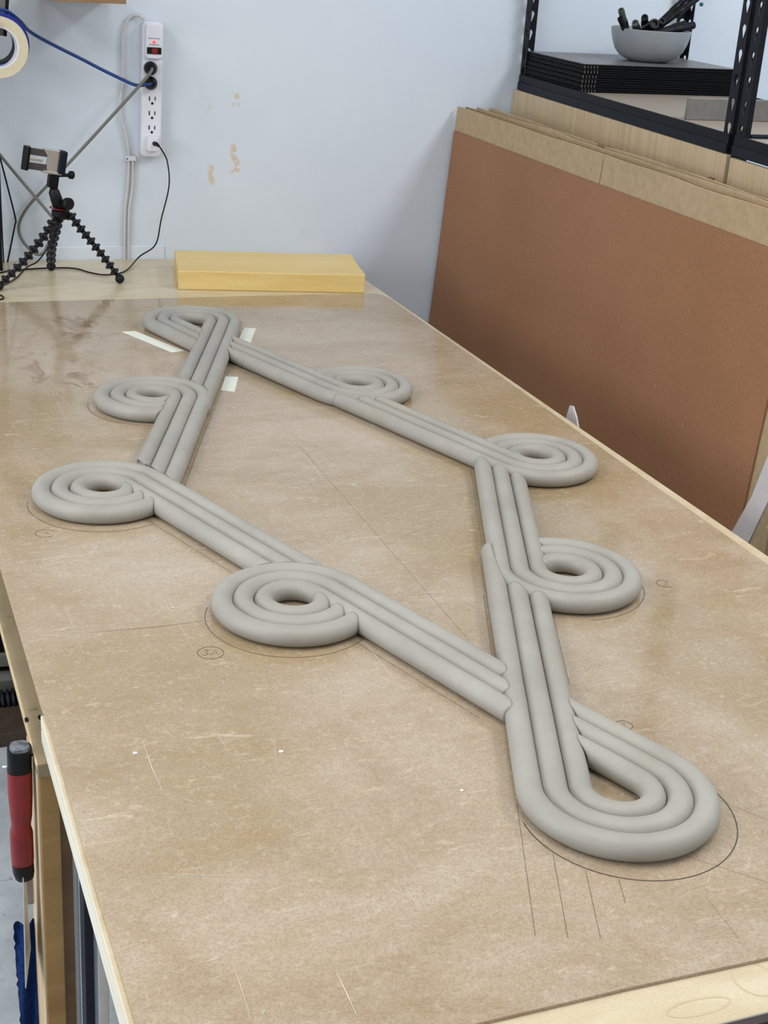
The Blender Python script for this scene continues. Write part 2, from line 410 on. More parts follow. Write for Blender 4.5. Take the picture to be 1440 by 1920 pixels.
def coil(c, n, L, sweep, r, start, end, tail=.5, dome0=.003, dome1=.0065, seed=0):
    """one coil: straight stem of length L, arc of the given sweep about c, optional straight tail"""
    d = Vector((n.y, -n.x))                     # heading of the stem towards the ring (ccw turn about c)
    if d.dot(Vector((-n.y, n.x))) > 0: pass
    head = Vector((-n.y, n.x))                  # ccw heading at c + n r
    phi0 = math.atan2(n.y, n.x); la = r*math.radians(sweep)
    def P(s, u):
        if s < L:
            return c+n*(r+u)-head*(L-s)
        if s < L+la:
            a = phi0+(s-L)/r; return c+Vector((math.cos(a), math.sin(a)))*(r+u)
        a = phi0+math.radians(sweep); e = Vector((math.cos(a), math.sin(a))); h = Vector((-e.y, e.x))
        return c+e*(r+u)+h*(s-L-la)
    tot = L+la+tail
    def find(u, fn, s0, s1, e):
        """march from s0 towards s1 until the blocker is met"""
        if fn is None: return s1
        st = .001 if s1 > s0 else -.001; s = s0
        if fn(P(s, u), e) < 0: return s0
        while (s1-s)*st > 0:
            if fn(P(s+st, u), e) < 0:
                a, b = s, s+st
                for _ in range(10):
                    m_ = (a+b)/2
                    if fn(P(m_, u), e) < 0: b = m_
                    else: a = m_
                return a
            s += st
        return s1
    ks = .94 if r < .045 else 1.0
    us = [(u*ks, z) for u, z in PROF]
    sa = [find(u, start, L*.80, 0, prof_e(z)) for u, z in us]
    mid = L+la*.55
    sb = [find(u, end, mid, tot, prof_e(z)) for u, z in us]
    a0, b0 = sum(sa)/len(sa), sum(sb)/len(sb)
    Ls = max(.05, (max(sa)-min(sa))*2.2); Le = max(.03, (max(sb)-min(sb))*2.2)
    n_ = int((b0-a0)/.0045)
    bm = bmesh.new(); rings = []
    def ring(s, k0=1, du=0, add0=0):
        vs = []
        for j, (u, z) in enumerate(PROF):
            w0 = max(0, 1-(s-a0)/Ls); w1 = max(0, 1-(b0-s)/Le)
            w0 = w0*w0*(3-2*w0) if w0 < 1 else 1; w1 = w1*w1*(3-2*w1) if w1 < 1 else 1
            uu = u*ks*k0; s_ = s+(sa[j]-a0)*w0+(sb[j]-b0)*w1+add0
            p = P(s_, uu)
            q = Vector((p.x*9, p.y*9, seed*3.1)); wob = noise.noise(q)*.00035; wz = noise.noise(q*1.7+Vector((7, 1, 3)))*.0005
            p2 = P(s_, uu+wob)
            vs.append(bm.verts.new((p2.x, p2.y, TT+CZ+(z*k0)+(wz if z > 0 else 0)*k0)))
        return vs
    for k0, ex in ((.50, 1), (.80, .78), (.94, .36)): rings.append(ring(a0, k0, 0, dome0*(.36-ex)))
    for i in range(n_+1): rings.append(ring(a0+(b0-a0)*i/n_))
    for k0, ex in ((.94, .36), (.80, .78), (.50, 1)): rings.append(ring(b0, k0, 0, -dome1*(.36-ex)))
    m = len(PROF)
    for r0, r1 in zip(rings, rings[1:]):
        for k in range(m): bm.faces.new((r0[k], r0[(k+1) % m], r1[(k+1) % m], r1[k]))
    bm.faces.new(rings[0]); bm.faces.new(rings[-1])
    return bm
GR = 'coiled clay sections laid out in a diamond on the workbench'
def piece(c, n, L, sweep, start, end, label, **k):
    t = tag(empty('clay_coil_section', (c.x, c.y, TT)), label, 'clay coil')
    for i in range(3):
        bm = coil(c, n, L, sweep, RIN+PW*i, start, end, seed=c.x*7+i, **k)
        for v in bm.verts: v.co -= Vector((c.x, c.y, TT))
        obj('coil', bm, 'clay', t, smooth=True)
    return t
tear1 = 221; 
piece(C1, N1, .60, 219, out_circle(C2), own(C1, N1), 'farthest grey clay section, teardrop loop nearest the yellow foam block, stem coming toward the viewer', dome0=.0015, dome1=.0005)
piece(C2, N1, .56, 335, both(out_circle(C3), out_band(C3, N3)), own(C2, N1), 'clay section with the upper left spiral, its stem ending against the leftmost spiral', dome0=.0005, dome1=.0005)
piece(C3, N3, .56, 335, out_circle(C4), own(C3, N3), 'clay section with the leftmost spiral, above the left edge of the table', dome0=.001)
piece(C4, N3, .62, 335, out_band(C8, N8), own(C4, N3), 'clay section with the near left spiral and three rounded stem ends at the right', dome0=.006)
piece(C5, N6, .60, 335, out_band(C1, N1), own(C5, N6), 'clay section at upper right with its stem starting beside the farthest teardrop', dome0=.0005)
piece(C6, N6, .56, 335, out_circle(C5), own(C6, N6), 'clay section with the rightmost far spiral beside the brown leaning sheet', dome0=.003)
piece(C7, N8, .62, 335, both(out_circle(C6), out_band(C6, N6)), own(C7, N8), 'clay section at middle right whose spiral sits above the nearest teardrop', dome0=.008)
piece(C8, N8, .62, 224, out_circle(C7), own(C8, N8), 'nearest clay section, long stem ending in the large teardrop loop in front', dome0=.005, dome1=.001)

# ------------------------------------------------------------------ marks on the hardboard
def circ_pts(c, r, a0, a1, n=50): return [(c[0]+r*math.cos(math.radians(a0+(a1-a0)*i/n)), c[1]+r*math.sin(math.radians(a0+(a1-a0)*i/n))) for i in range(n+1)]
bm = bmesh.new()
pw = .0012
rib(bm, circ_pts((.7355, 1.062), .1165, 172, 400), pw)
def px(*pts): return [onz(*p) for p in pts]
for q in ([(969, 1506), (1004, 1755)], [(1037, 1602), (1065, 1759)], [(1098, 1632), (1126, 1759)], [(1160, 1648), (1173, 1694)]): rib(bm, px(*q), pw*.9)
def offs(c, n, u, a, b):
    h = Vector((n.y, -n.x)); return [tuple(c+n*u+h*a), tuple(c+n*u+h*b)]
rib(bm, offs(C2, N1, .1125, .02, .43), pw); rib(bm, offs(C1, N1, .1125, .25, .46), pw)
rib(bm, offs(C7, N8, .1125, .05, .44), pw) ; rib(bm, offs(C8, N8, .1115, .30, .50), pw); rib(bm, offs(C8, N8, .019, .26, .47), pw)
rib(bm, offs(C3, N3, .014, .11, .38), pw); rib(bm, offs(C4, N3, .0165, .11, .34), pw)
# circled letters pencilled beside the pieces
bm2 = bmesh.new()
def strokes(cx_, cy_, s, lines, rot=0.0):
    for L_ in lines:
        q = [(cx_+s*(x*math.cos(rot)-y*math.sin(rot)), cy_+s*(x*math.sin(rot)+y*math.cos(rot))) for x, y in L_]
        rib(bm, q, pw*.62)
el = [(1.0*math.cos(a*PI/14), .95*math.sin(a*PI/14)) for a in range(29)]
strokes(*onz(395, 1224), .0165, [el, [(-.65, .35), (-.4, .5), (-.2, .35), (-.4, .05), (-.15, -.2), (-.4, -.45), (-.7, -.3)], [(.05, -.45), (.35, .5), (.6, -.45)], [(.1, -.1), (.62, -.05)]], -.36)
strokes(*onz(1170, 1360), .0105, [el, [(-.4, .45), (.35, .45)], [(0, .45), (.05, -.5)], [(-.1, -.45), (.3, -.35)]], -.36)
strokes(*onz(1247, 1094), .0125, [el[4:26], [(-.2, .35), (.1, .5), (.3, .2), (-.1, -.4), (.4, -.35)]], -.36)
strokes(*onz(85, 1000), .0145, [el[3:27], [(-.4, .2), (0, .4), (.2, 0), (.5, -.2)]], -.36)
tag(obj('pencil_mark', bm, 'pencil', hb), kind='stuff')
bm = bm2
rib(bm, circ_pts((.520, 1.581), .1108, 150, 312), pw); rib(bm, circ_pts((.354, 2.024), .1147, 165, 300), pw); rib(bm, circ_pts((.52, 2.473), .1115, 160, 280), pw); rib(bm, circ_pts((.934, 1.592), .1172, 262, 372), pw)
for q in ([(560, 835), (881, 1202)], [(170, 1186), (290, 1176), (392, 1163)], [(752, 1118), (825, 1112)], [(1343, 1498), (1440, 1538)], [(1300, 1610), (1440, 1655)], [(1205, 1112), (1262, 1118)],
          [(1330, 1690), (1387, 1762)], [(575, 850), (590, 868)]): rib(bm, px(*q), pw*.7)
tag(obj('faint_pencil_mark', bm, 'faintpencil', hb), 'fainter pencil guide lines', kind='stuff')
bm = bmesh.new()
SC = [[(265, 1057), (283, 1093), (333, 1167), (380, 1247)], [(397, 885), (433, 923), (477, 980)], [(120, 1135), (157, 1227)], [(290, 1117), (338, 1227)], [(233, 1007), (250, 1047)],
      [(492, 784), (542, 813), (629, 853)], [(458, 874), (568, 889)], [(683, 1202), (715, 1243), (752, 1297)], [(670, 1280), (677, 1300), (690, 1319)], [(267, 1389), (285, 1440), (304, 1482)],
      [(427, 1784), (450, 1845), (473, 1918)], [(584, 1731), (602, 1771)], [(629, 1820), (648, 1858), (669, 1904)], [(749, 1647), (770, 1680), (793, 1713)], [(371, 1807), (400, 1800), (424, 1789)],
      [(260, 1638), (360, 1641), (535, 1647)], [(1110, 1324), (1222, 1296), (1267, 1282)], [(1073, 1280), (1110, 1316), (1150, 1352)], [(1335, 1630), (1327, 1655), (1283, 1671)],
      [(155, 675), (170, 700), (185, 730)], [(90, 725), (120, 780), (155, 860)], [(50, 838), (75, 885)], [(540, 1300), (570, 1370)], [(822, 1452), (858, 1508)], [(1225, 1140), (1265, 1190)],
      [(393, 1357), (414, 1385), (432, 1420)], [(355, 1447), (372, 1438)], [(515, 1385), (518, 1428)], [(820, 1330), (900, 1425)], [(1320, 1345), (1440, 1450)], [(484, 592), (505, 612)], [(380, 570), (395, 590)], [(485, 1918), (503, 1882)],
      [(35, 745), (60, 715), (95, 735)], [(0, 1030), (9, 1062)], [(20, 1113), (33, 1099)], [(31, 1140), (39, 1130)], [(1300, 1748), (1370, 1722)], [(200, 1795), (260, 1770)], [(1180, 985), (1240, 1030)]]
for i, q in enumerate(SC): rib(bm, px(*q), .0008+.0006*((i*37) % 5)/4)
for i in range(16):       # chipped varnish along the left edge
    y = 1.8+.33*i/16; x = .177+.004*((i*7) % 3); rib(bm, [(x, y), (x+.006+.004*(i % 3), y+.006)], .003)
tag(obj('scratch', bm, 'scratch', hb), kind='stuff')
# paper tape
def tape(name, quad, label, extra=None):
    bm = bmesh.new(); prism(bm, [onz(*p) for p in quad], TT+.0001, TT+.0005)
    o = obj(name, bm, 'tape'); tag(o, label, 'tape', 'strips of paper tape stuck to the hardboard'); return o
tape('paper_tape', [(228, 622), (254, 621), (346, 658), (322, 661)], 'long slanting white tape strip left of the farthest clay teardrop')
t2 = tape('paper_tape', [(459, 614), (480, 616), (469, 645), (447, 637)], 'small white tape square right of the farthest clay teardrop')
bm = rib(bmesh.new(), px((452, 634), (475, 633)), .0015, .0007); obj('pencil_line', bm, 'pencil', t2)
tape('paper_tape', [(423, 706), (447, 707), (440, 735), (414, 732)], 'small white tape square between the far left clay stem and open diamond')
# plaster crumbs
bm = bmesh.new()
for p_, s in (((527, 1410), .004), ((866, 1483), .003), ((253, 1413), .0035), ((325, 1140), .002)):
    x, y = onz(*p_); prism(bm, [(x+s*math.cos(a)*random.uniform(.6, 1), y+s*.6*math.sin(a)) for a in (0, 1, 2, 3, 4.2, 5.3)], TT+.0001, TT+.0012)
tag(obj('crumb', bm, 'tape'), 'tiny pale crumbs scattered on the near hardboard', 'crumbs', kind='stuff')

MAT['knot'] = simple('plywood_knot_ring', (198, 182, 146), .35, var=.1)
bm = bmesh.new()
for (kx, ky), rx, ry in ((onz(1310, 1888, -.004), .032, .009), (onz(1415, 1835, -.004), .020, .022)):
    rib(bm, [(kx+rx*math.cos(a*PI/16), ky+ry*math.sin(a*PI/16)) for a in range(33)], .0022, -.0038)
tag(obj('knot_ring', bm, 'knot', pw0), kind='stuff')

# ------------------------------------------------------------------ foam block
def foam():
    bm = bmesh.new()
    a = Vector((.779, 3.349)); b = Vector((1.239, 3.264)); z0 = TT-.0038; h = .0475
    n = Vector((-(b-a).y, (b-a).x)).normalized(); dpt = .235
    N = 26
    pts = [(a+(b-a)*i/N) for i in range(N+1)]
    rr = random.Random(3)
    prism(bm, [tuple(a), tuple(b), tuple(b+n*dpt), tuple(a+n*dpt)], z0, z0+h)
    bmesh.ops.subdivide_edges(bm, edges=bm.edges, cuts=6, use_grid_fill=True)
    for v in bm.verts:
        k = noise.noise(Vector(v.co)*14)*.0022
        v.co += Vector((k, k*.6, 0))
        if v.co.z > z0+.01: v.co.z += k*.5
    o = obj('foam_block', bm, 'foam', bevel=.0025, smooth=False)
    m = M('yellow_foam_fine', .5, spec=.6)
    col = m.ramp(m.noise(6, 4, .6, m.map((.6, 1, 6))), [(.3, lin((216, 184, 112))), (.7, lin((226, 202, 138)))])
    m.color(m.mix(m.ramp(m.noise(240, 2), [(.3, BW(.3)), (.6, BW(0))]), col, lin((202, 172, 104)))); m.bump(m.noise(200, 3), .25, .001)
    o.data.materials[0] = m.m
    tag(o, 'yellow foam block lying at the far end of the workbench by the wall', 'foam block')
foam()

# ------------------------------------------------------------------ shelving unit on the right
def strip(bm, W, Hh, T, pitch, M4, z_first=.03):
    """perforated steel flange: local x 0..W, z 0..Hh, thickness T in y; teardrop holes"""
    n = 20; nc = int(Hh/pitch)
    # keyhole outline
    hole = []
    for k in range(n):
        a = 2*PI*k/n
        c, s = math.cos(a), math.sin(a)
        rt = .0078 if s > -.2 else None
        if s > -.35: hole.append((.0078*c, .006+.0078*s))
        else: hole.append((.0038*c*1.0 if abs(c) > .01 else 0, -.004+(-.010)*(-s)))
    for i in range(nc):
        z0, z1 = i*pitch, (i+1)*pitch
        if i == nc-1: z1 = Hh
        cx_, cz_ = W/2, z0+pitch/2
        outer = []
        for hx, hz in hole:
            a = math.atan2(hz, hx); c, s = math.cos(a), math.sin(a)
            k = min((W/2)/abs(c) if abs(c) > 1e-6 else 9, (pitch/2)/abs(s) if abs(s) > 1e-6 else 9)
            outer.append((c*k, s*k))
        # snap nearest outer points to the corners
        for sx in (-1, 1):
            for sz in (-1, 1):
                j = min(range(n), key=lambda q: (outer[q][0]-sx*W/2)**2+(outer[q][1]-sz*pitch/2)**2)
                outer[j] = (sx*W/2, sz*pitch/2)
        V = []
        for yy in (0, T):
            V.append([bm.verts.new(M4 @ Vector((cx_+x, yy, cz_+z))) for x, z in hole])
            V.append([bm.verts.new(M4 @ Vector((cx_+x, yy, cz_+z))) for x, z in outer])
        for k in range(n):
            j = (k+1) % n
            bm.faces.new((V[0][k], V[0][j], V[1][j], V[1][k])); bm.faces.new((V[2][j], V[2][k], V[3][k], V[3][j]))
            bm.faces.new((V[0][k], V[2][k], V[2][j], V[0][j]))
            if abs(outer[k][0]-outer[j][0]) < 1e-6: bm.faces.new((V[1][k], V[1][j], V[3][j], V[3][k]))
    return bm
RZ = -.046
def post(parent, x, y, sx, sy, hgt=2.02, W=.034, T=.0022):
    """L-section post; corner at (x,y), flanges running sx along x and sy along y"""
    bm = bmesh.new()
    Mx = Matrix.Translation((x, y, 0)) @ Matrix(((sx, 0, 0, 0), (0, 1 if sy > 0 else -1, 0, 0), (0, 0, 1, 0), (0, 0, 0, 1)))
    strip(bm, W, hgt, T, .0485, Mx)
    My = Matrix.Translation((x, y, 0)) @ Matrix(((0, sx, 0, 0), (sy, 0, 0, 0), (0, 0, 1, 0), (0, 0, 0, 1)))
    strip(bm, W, hgt, T, .0485, My)
    return obj('post', bm, 'steel_black', parent)
ZS = TT+.497
def shelving(oy, length, label, full=True):
    base = Matrix.Translation((1.8105, 3.655, 0)) @ Matrix.Rotation(RZ, 4, 'Z')
    p = base @ Vector((0, oy, 0))
    t = tag(empty('shelving_unit', p, RZ), label, 'shelving unit')
    D = .50
    post(t, 0, 0, 1, -1); post(t, D, 0, -1, -1); post(t, 0, -length, 1, 1)
    if full: post(t, D, -length, -1, 1)
    def beam(a, b, mat='beam_blue'):
        return obj('beam', B(a, b), mat, t, bevel=.001)
    for z in (ZS, .25):
        bm = box(bmesh.new(), (-.004, -length+.004, z-.014), (0, -.004, z+.006)); box(bm, (0, -length+.036, z-.014), (.010, -.036, z-.004))
        box(bm, (.0005, -length+.036, z-.036), (.014, -.036, z-.033))
        q = obj('beam', bm, 'steel_black', t); obj('beam_lip', B((-.0065, -length+.004, z-.034), (-.001, -.004, z-.0142)), 'beam_blue', q)
        beam((D, -length+.004, z-.036), (D+.004, -.004, z+.006)); 
        beam((.036, -.004, z-.036), (D-.036, -.0005, z+.006)); beam((.036, -length+.0005, z-.036), (D-.036, -length+.004, z+.006))
        obj('shelf_board', B((.0023, -length+.006, z-.0035), (D-.0023, -.006, z)), 'shelfboard', t)
    return t
shelving(0, 1.120, 'black steel shelving unit holding stacked black trays and the grey bowl')
shelving(-1.134, 1.10, 'second black steel shelving unit at the right frame edge, nearer the viewer')

# veneered boards in front of the shelving, below the shelf beam
def leanboard(name, x_top, z_top, y0, y1, thick, mat, label, cat, k=.055, zb=0.0, group=None, skew=0, mats=None, wav=0):
    """board standing on the floor, leaning towards +x; x_top is its left face at z_top"""
    bm = bmesh.new(); xb = x_top-k*(z_top-zb)
    nz, ny = 1, 24 if wav else 1
    rows = []
    for i in range(ny+1):
        y = y0+(y1-y0)*i/ny; sx = skew*(y-3.6)
        wv = wav*noise.noise(Vector((y*6, x_top*40, 0)))
        rows.append([bm.verts.new((xb+sx, y, zb)), bm.verts.new((x_top+sx, y, z_top+wv)), bm.verts.new((x_top+sx+thick, y, z_top+wv)), bm.verts.new((xb+sx+thick, y, zb))])
    for a, b in zip(rows, rows[1:]):
        for q in range(4): bm.faces.new((a[q], a[(q+1) % 4], b[(q+1) % 4], b[q]))
    bm.faces.new(rows[0]); bm.faces.new(rows[-1][::-1])
    c = Vector((xb, (y0+y1)/2, zb))
    for v in bm.verts: v.co -= c
    o = obj(name, bm, mat); o.location = c
    return tag(o, label, cat, group)
leanboard('veneered_board', 1.7975, TT+.4615, 2.527, 3.665, .0105, 'veneer', 'wide pale wood-veneer board below the black trays shelf', 'board', k=.003, skew=.046)
leanboard('veneered_board', 1.7975, TT+.4585, 1.45, 2.512, .0105, 'veneer', 'second pale veneer board right of the dark gap at the frame edge', 'board', k=.003, skew=.046)
# corrugated cardboard behind the brown sheet
leanboard('cardboard_sheet', 1.632, TT+.412, 2.833, 3.662, .005, 'card', 'front cardboard sheet left of the vertical split, behind the brown board', 'cardboard', k=.0555, wav=.002)
leanboard('cardboard_sheet', 1.632, TT+.412, 1.30, 2.829, .005, 'card', 'front cardboard sheet right of the vertical split, behind the brown board', 'cardboard', k=.0555, wav=.003)
ords = ['first', 'second', 'third', 'fourth', 'fifth', 'rearmost']
for i, (zz, y0, y1, mt) in enumerate([(.414, 1.2, 3.645, 'card2'), (.420, 1.35, 3.60, 'card'), (.411, 1.25, 3.63, 'card2'), (.419, 1.3, 3.57, 'card'), (.409, 1.2, 3.61, 'card2'), (.413, 1.3, 3.635, 'card')]):
    leanboard('cardboard_sheet', 1.648+.0135*i, TT+zz, y0, y1, .0045, mt, ords[i]+' of six cardboard sheets packed behind the split front sheet', 'cardboard', k=.0555, group='cardboard sheets packed behind the split front sheet', wav=.005, skew=.003+.0025*i)
bs = leanboard('brown_hardboard', 1.6235, TT+.348, 2.075, 3.655, .0045, 'brown', 'large reddish brown hardboard sheet leaning right of the workbench', 'hardboard', k=.0565)
# torn cardboard flaps on the stack
bm = bmesh.new()
for cx_, cy_, cz_ in ((1.70, 2.52, .415), (1.69, 2.92, .418)):
    for j in range(4):
        a = random.uniform(0, 3); b = Vector((cx_+random.uniform(-.02, .02), cy_+random.uniform(-.03, .03), TT+cz_-.01))
        v = [bm.verts.new(b+Vector((x*math.cos(a), x*math.sin(a), z))) for x, z in ((0, 0), (.03, .004), (.034, .013), (.004, .012))]
        bm.faces.new(v)
bmesh.ops.solidify(bm, geom=bm.faces[:], thickness=.0015)
tag(obj('cardboard_scrap', bm, 'card'), 'torn cardboard tufts sticking up along the stack top', 'cardboard', kind='stuff')

# pale offcuts standing beyond the table
def fin(pts, x, t, label, lean=0.05):
    bm = bmesh.new()
    lo = [bm.verts.new((x+lean*(z), y, TT+z)) for y, z in pts]; hi = [bm.verts.new((x+t+lean*(z), y, TT+z)) for y, z in pts]
    bm.faces.new(lo[::-1]); bm.faces.new(hi)
    for i in range(len(pts)): j = (i+1) % len(pts); bm.faces.new((lo[i], lo[j], hi[j], hi[i]))
    o = obj('plastic_offcut', bm, 'whitish'); return tag(o, label, 'offcut')
fin([(2.375, -.92), (2.362, -.06), (2.349, -.006), (2.338, -.004), (2.318, -.020), (2.298, -.045), (2.27, -.10), (2.20, -.92)], 1.345, .004, 'small pale pointed offcut peeking over the table edge before the brown sheet')
fin([(2.10, -.92), (2.02, -.4), (1.93, -.16), (1.895, -.091), (1.866, -.018), (1.846, .07), (1.835, .15), (1.80, .155), (1.805, .07), (1.821, -.01), (1.847, -.096), (1.90, -.25), (1.96, -.5), (2.02, -.92)], 1.45, .004, 'long curved pale strip standing at the right frame edge')
bx = tag(empty('cardboard_box', (1.56, 1.62, 0)), 'brown cardboard box on the floor behind the curved pale strip', 'box')
obj('box_body', B((-.14, -.28, 0), (-.03, .15, TT-.035)), 'card2', bx, bevel=.002)
obj('flap', B((-.145, -.28, TT-.034), (-.035, .15, TT-.030), Matrix.Translation((0, 0, 0))), 'card', bx)

# ------------------------------------------------------------------ things on the shelf
ty, tx = 3.462, 2.042
names = ['topmost', 'second', 'third', 'fourth', 'fifth', 'bottom']
for i in range(6):
    th = .0112; z = ZS+.0003+(5-i)*.0116
    t = tag(empty('plastic_tray', (tx+random.uniform(-.0015, .0015), ty+random.uniform(-.002, .002), z), -.012), 'black slatted plastic tray, %s of the stack of six under the bowl' % (names[i] if i in (0, 5) else names[i]+' from top'), 'tray', 'black plastic trays stacked on the shelf')
    bm = box(bmesh.new(), (-.232, -.170, 0), (.232, .170, th*.72)); 
    obj('body', bm, 'tray', t, bevel=.002)
    bm = box(bmesh.new(), (-.2345, -.1725, th*.72), (.2345, .1725, th)); obj('rim', bm, 'tray', t, bevel=.0015)
    if i == 0: obj('perforated_face', box(bmesh.new(), (-.229, -.167, th), (.229, .167, th+.0006)), 'tray_top', t)
    bm = bmesh.new()
    for k in range(5): box(bm, (-.231+.009*k, -.1738, .001), (-.228+.009*k, -.170, th*.7))
    obj('corner_rib', bm, 'arm_grey', t)
zb = ZS+6*.0116+.0012
BX, BY = 2.080, 3.44
bw = bmesh.new()
po = [(.0, .0), (.050, .0), (.060, .003), (.078, .0125), (.091, .028), (.0995, .048), (.1045, .066), (.1065, .081), (.105, .0825), (.1035, .081), (.101, .066), (.096, .049), (.088, .031), (.074, .017), (.050, .008), (0, .007)]
lathe(bw, po, 64)
bowl = obj('bowl', bw, 'bowl', smooth='auto'); bowl.location = (BX, BY, zb)
tag(bowl, 'grey stoneware bowl full of dark tubes, on top of the tray stack', 'bowl')
def rod(a, b, r, mat, label, hollow=True, capmat='black'):
    """a tube between two points given relative to the bowl's foot centre"""
    a = Vector(a); b = Vector(b); a.x *= .9; a.y *= .85; b.x *= .95
    A = Vector((BX, BY, zb))+a; Bv = Vector((BX, BY, zb))+b
    bm = bmesh.new(); d = Bv-A; q = d.to_track_quat('Z', 'Y').to_matrix().to_4x4(); Lh = d.length
    lathe(bm, [(0, 0), (r, 0), (r, Lh*.97), (r*.93, Lh), (r*.6, Lh), (r*.55, Lh-.006), (0, Lh-.006)], 20, q)
    o = obj('marker_tube', bm, mat, smooth='auto'); o.location = A
    bm = bmesh.new(); lathe(bm, [(r, Lh*.55), (r*1.12, Lh*.56), (r*1.12, Lh*.72), (r, Lh*.73)], 20, q); 
    c = obj('collar', bm, capmat, o, smooth='auto')
    return tag(o, label, 'tube', 'dark tubes in the grey bowl')
rod((-.050, .02, .03), (-.117, -.02, .128), .0085, 'olive', 'dark tube leaning out over the left rim of the bowl, taller one')
rod((-.062, -.02, .032), (-.123, -.03, .108), .008, 'black', 'shorter dark tube against the left rim of the bowl')
rod((-.005, .06, .055), (-.082, -.045, .098), .0095, 'olive', 'olive grey tube lying left of centre in the bowl')
rod((.00, .08, .055), (-.036, -.070, .100), .0135, 'black', 'fattest black tube with round end facing the viewer')
rod((.03, .085, .060), (-.045, -.03, .112), .0095, 'black_soft', 'black tube end just above the fattest tube in the bowl')
rod((.03, .08, .06), (-.007, -.06, .107), .0088, 'black_soft', 'black tube with pale hollow end at the bowl centre', capmat='arm_grey')
rod((-.045, -.04, .060), (.105, -.05, .168), .0080, 'black', 'long black tube rising highest past the right rim, lower of the pair')
rod((-.02, -.02, .070), (.092, -.03, .176), .0085, 'steel_black', 'long black tube rising highest past the right rim, upper of the pair')
rod((-.055, -.088, .070), (.095, -.062, .100), .0100, 'steel_black', 'black tube lying across the front of the bowl')
rod((.02, -.01, .075), (.108, .0, .100), .0085, 'black', 'short black tube poking out at the right rim')
bm = bmesh.new(); bmesh.ops.create_uvsphere(bm, u_segments=12, v_segments=8, radius=.0055)
o = obj('bead', bm, 'teal', smooth=True); o.location = (BX+.1125, BY-.05, zb+.152); tag(o, 'small teal bead hanging at the tip of the highest tube', 'bead')

# steel bar standing on the shelf
o = obj('metal_bar', B((-.0, -.006, 0), (.47, .006, .0475)), 'gray_metal', bevel=.001)
o.location = (1.811, 2.80, ZS+.0005); o.rotation_euler = (0, 0, -.03); tag(o, 'flat grey metal bar standing on edge on the shelf behind the near post', 'metal bar')

ws = obj('wall_shelf', B((-.085, -.11, 0), (.085, .11, .018), None), 'dark_ply', bevel=.001); ws.location = (.595, WY(.60)-.1125, TT+.6495)
tag(ws, 'brown shelf board on the wall, its underside just entering the top left of the frame', 'shelf')
for q in (-.06, .06):
    obj('bracket', B((q-.004, .06, -.0), (q+.004, .108, .05), Matrix.Translation((0, 0, .018))), 'black', ws)
# ------------------------------------------------------------------ power strip
ps = tag(empty('power_strip', (.775, WY(.775), TT)), 'white power strip screwed vertically to the wall', 'power strip')
ps.rotation_euler = (0, math.radians(1.0), -.0227)
def rbox(x0, x1, z0, z1, y0, y1, r, n=5):
    """rounded rectangle in xz extruded from y0 (wall) to y1"""
    pts = []
    for cx_, cz_, a0 in ((x1-r, z1-r, 0), (x0+r, z1-r, 90), (x0+r, z0+r, 180), (x1-r, z0+r, 270)):
        for k in range(n+1):
            a = math.radians(a0+90*k/n); pts.append((cx_+r*math.cos(a), cz_+r*math.sin(a)))
    bm = bmesh.new(); M_ = Matrix(((1, 0, 0, 0), (0, 0, 1, 0), (0, 1, 0, 0), (0, 0, 0, 1)))
    return prism(bm, pts, y0, y1, M_)
obj('body', rbox(-.027, .025, .268, .600, -.002, -.030, .012), 'white_pl', ps, bevel=.003)
obj('switch_housing', rbox(-.021, .0235, .512, .597, -.030, -.040, .010), 'white_pl', ps, bevel=.003)
sw = obj('switch', rbox(-.0175, .0185, .524, .540, -.040, -.0425, .001), 'black', ps)
obj('lit_button', rbox(-.006, .009, .526, .538, -.0425, -.0435, .002), 'switch', sw)
obj('indicator_light', rbox(-.004, .004, .549, .556, -.040, -.0412, .003), 'led', ps)
bm = bmesh.new()
for z, x0, x1 in ((.5605, -.014, .014), (.5455, -.012, .011)):
    x = x0
    while x < x1: box(bm, (x, -.0405, z), (x+.0022, -.040, z+.0018)); x += .0032
tag(obj('printed_text', bm, 'grey_cord', ps), kind='stuff')
for zc in (.411, .375, .339):
    bm = bmesh.new()
    box(bm, (-.0085, -.0312, zc-.002), (-.0060, -.0300, zc+.0085)); box(bm, (.0060, -.0312, zc-.001), (.0082, -.0300, zc+.0080))
    bmesh.ops.create_cone(bm, cap_ends=True, segments=12, radius1=.0032, radius2=.0032, depth=.0012, matrix=Matrix.Translation((.0, -.0306, zc-.0085)) @ Matrix.Rotation(PI/2, 4, 'X'))
    obj('outlet', bm, 'black', ps)
def wp(x, z, d=.03): return Vector((x, WY(x)-d, TT+z))
# round black plugs with their cords
def plug(name, x, z, label, pts, r, mat):
    t = tag(empty(name, wp(x, z, .031)), label, 'cord')
    bm = lathe(bmesh.new(), [(0, 0), (.0165, 0), (.0165, .010), (.0135, .018), (.008, .026), (0, .027)], 24, Matrix.Rotation(PI/2, 4, 'X'))
    obj('plug', bm, 'black', t, smooth='auto')
    loc = t.location
    o = obj('cable', tube(bmesh.new(), [p-loc for p in smooth_path(pts, 8)], r, 10), mat, t, smooth=True)
    return t
plug('mains_lead', .776, .489, 'grey cord with round black plug, upper of two in the power strip', [wp(.776, .489, .05), wp(.770, .487, .075), wp(.75, .463, .08), wp(.66, .362, .07), wp(.60, .294, .06), wp(.55, .238, .05), wp(.508, .189, .03), wp(.462, .135, .02), wp(.440, .092, .02), wp(.445, .055, .03), wp(.472, .026, .06), wp(.492, .030, .07), wp(.506, .045, .05)], .0040, 'grey_cord')
